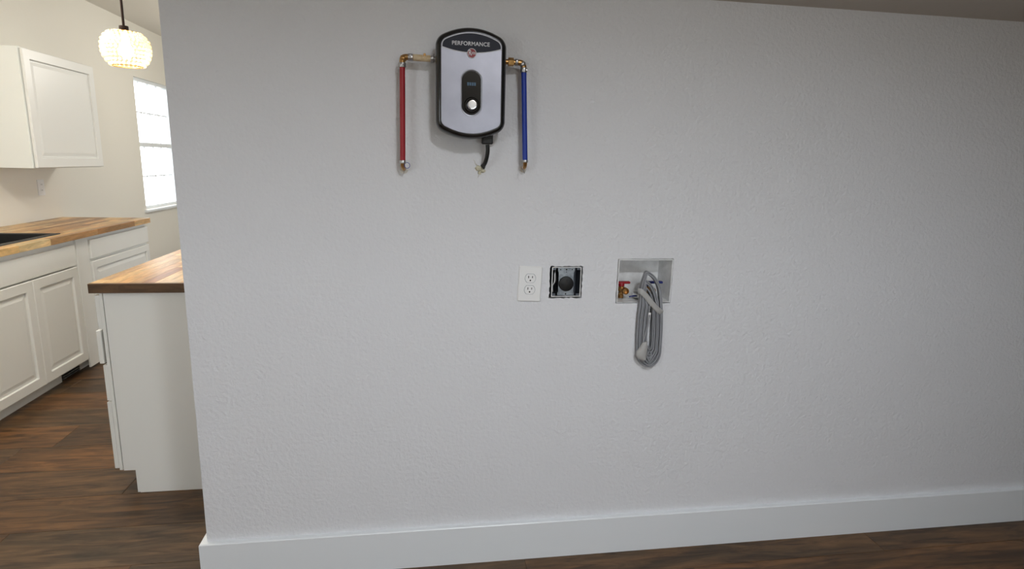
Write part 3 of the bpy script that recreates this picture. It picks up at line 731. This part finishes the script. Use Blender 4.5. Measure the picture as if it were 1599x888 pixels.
# ------------------------------------------------------------------ washer outlet box
wb = thing('washer_outlet_box', 'white recessed washer valve box with red handled brass valve', 'washer box', (.753, .09, .955))
bm = bmesh.new(); X0, X1, Z0, Z1 = .6585, .8490, .9565, 1.1045
def lp(i, y, zb=0): return [bm.verts.new((x, y, z)) for x, z in ((X0 + i, Z0 + i * .6 + zb), (X1 - i, Z0 + i * .6 + zb), (X1 - i, Z1 - i), (X0 + i, Z1 - i))]
L0 = [lp(-.0020, .012), lp(-.0020, -.001), lp(.0015, -.001), lp(.0018, .010), lp(.012, .084), lp(.0122, .088)]
for P, Q in zip(L0, L0[1:]):
    for k in range(4): bm.faces.new((P[k], P[(k + 1) % 4], Q[(k + 1) % 4], Q[k]))
bm.faces.new(L0[-1])
child('box_shell', bm, 'plastic_box', wb)
def valve(vx, hm, hl, hr):
    v_ = child('valve', lathe(bmesh.new(), [(.0095, 0), (.0095, .012), (.0075, .014), (.0075, .022), (.0105, .024), (.0105, .040), (.007, .043), (.006, .048)], (vx, .042, .9575 + .006), 'Z', 20), 'brass', wb, 40)
    child('spout', lathe(bmesh.new(), [(.006, .004), (.0085, -.006), (.0085, -.014), (.0118, -.0145), (.0118, -.029), (.0108, -.0305), (.0078, -.0305), (.0070, -.018), (.0, -.018)], (vx + .009, .046, .991), 'Y', 24), 'brass', v_, 35)
    child('handle_hub', lathe(bmesh.new(), [(.0085, 0), (.0105, .002), (.0105, .012), (.007, .0165), (.0, .017)], (vx, .042, 1.004), 'Z', 20), hm, v_, 40)
    child('handle', bx(hl, hr, .034, .050, 1.0135, 1.0215, bev=.002), hm, v_)
valve(.686, 'handle_red', .6675, .716)
valve(.784, 'handle_blue', .770, .8355)
child('wire_tie', tube(bmesh.new(), smoothpath([(.712, .030, .9685), (.722, .027, .9715), (.735, .030, .972), (.748, .034, .970)], 5), .0024, 8), 'handle_blue', wb, 60)
child('drain_socket', lathe(bmesh.new(), [(.024, 0), (.026, .003), (.026, .012), (.022, .014), (.020, .004), (.0, .003)], (.756, .052, .963), 'Z', 28), 'plastic_box', wb, 40)

# ------------------------------------------------------------------ coiled grey cord hanging out of the box
pc = thing('power_cord', 'coiled flat grey appliance cord hanging out of the white valve box', 'cord', (.783, -.02, .726))
def ribbon_section(w, t_, ribs=3, n=7):
    """flat cord of three moulded conductors: t_ thick across, w wide along b"""
    out = []; rr = w / ribs / 2
    for side in (1, -1):
        for i in range(ribs):
            b0 = (-w / 2 + rr + 2 * rr * i) if side > 0 else (w / 2 - rr - 2 * rr * i)
            for k in range(n):
                a = -PI / 2 + PI * (k + .5) / n
                if side > 0: out.append((t_ / 2 * (0.45 + 0.55 * math.cos(a)), b0 + rr * math.sin(a)))
                else: out.append((-t_ / 2 * (0.45 + 0.55 * math.cos(a)), b0 - rr * math.sin(a)))
    return out
SEC = ribbon_section(.0185, .0058)
def loop_path(apex, Lx, Rx, bot, yt, yb, lean=0.0):
    ax, az = apex
    pts = [(ax, yt, az), (ax + (Rx - ax) * .42, yt, az - .018), (ax + (Rx - ax) * .74, yt - .002, az - .055), (Rx - .008, yt - .008, .945), (Rx - .002, yb, .880), (Rx, yb, .800),
           (Rx - .002, yb, bot + .035), (Rx - .016, yb, bot + .010), ((Lx + Rx) / 2 + .004, yb, bot), (Lx + .022, yb, bot + .012), (Lx + .006, yb, bot + .040),
           (Lx, yb, .820), (Lx - .001, yb, .890), (Lx + .001, yt - .010, .950), (Lx + (ax - Lx) * .22, yt - .002, az - .055), (Lx + (ax - Lx) * .62, yt, az - .016)]
    return smoothpath(pts, 5, True)
YT, YBt = -.006, -.0125
specs = [((.757, 1.064), .7345, .8225, .7275, YT + .002, YBt), ((.757, 1.0575), .7410, .8163, .7338, YT - .003, YBt - .003),
         ((.752, 1.0340), .7475, .8090, .7405, YT + .0, YBt), ((.752, 1.0270), .7540, .8020, .7470, YT - .004, YBt - .004), ((.753, 1.0100), .7600, .7950, .7540, YT, YBt - .001), ((.757, .9900), .7665, .7880, .7610, YT - .003, YBt - .003)]
for ap, lx, rx, bt, yt, yb in specs:
    child('cord_loop', sweep(bmesh.new(), loop_path(ap, lx, rx, bt, yt, yb), SEC, (0, 1, 0), closed=True), 'cord_grey', pc, 50)
# wrap strap, plug, loose strand
path = smoothpath([(.7290, -.012, 1.000), (.7345, -.0255, .9985), (.750, -.0275, .985), (.770, -.0285, .962), (.790, -.0285, .942), (.803, -.0265, .931), (.813, -.022, .924), (.8165, -.012, .921)], 6)
child('wrap_strap', sweep(bmesh.new(), path, [(.0095 * math.cos(2 * PI * k / 16), .0032 * math.sin(2 * PI * k / 16)) for k in range(16)], (0, 1, 0)), 'cord_pale', pc, 60)
child('strand', sweep(bmesh.new(), smoothpath([(.752, -.026, .815), (.757, -.027, .840), (.7635, -.0275, .875), (.7665, -.0275, .905), (.768, -.0275, .918)], 6), circ(.0038, 10), (0, 1, 0)), 'cord_grey', pc, 60)
child('terminal', sweep(bmesh.new(), [(.7672, -.0285, .902), (.7690, -.0290, .926)], [(.0042, .001), (.0042, -.001), (-.0042, -.001), (-.0042, .001)], (0, 1, 0)), 'plastic_white', pc)
bm = bmesh.new()
secs = [((.7585, .823), .008, .007), ((.7560, .812), .012, .010), ((.7545, .805), .0135, .0115), ((.750, .793), .0195, .013), ((.7485, .778), .0200, .0135), ((.7520, .765), .0150, .012), ((.7580, .757), .009, .009)]
V = []
for (x_, z_), a_, b_ in secs: V.append([bm.verts.new((x_ + a_ * math.cos(2 * PI * k / 16), -.030 + b_ * math.sin(2 * PI * k / 16), z_ + .25 * a_ * math.cos(2 * PI * k / 16))) for k in range(16)])
for A, B in zip(V, V[1:]):
    for k in range(16): bm.faces.new((A[k], A[(k + 1) % 16], B[(k + 1) % 16], B[k]))
bm.faces.new(V[0][::-1]); bm.faces.new(V[-1])
child('plug', bm, 'cord_pale', pc, 60)
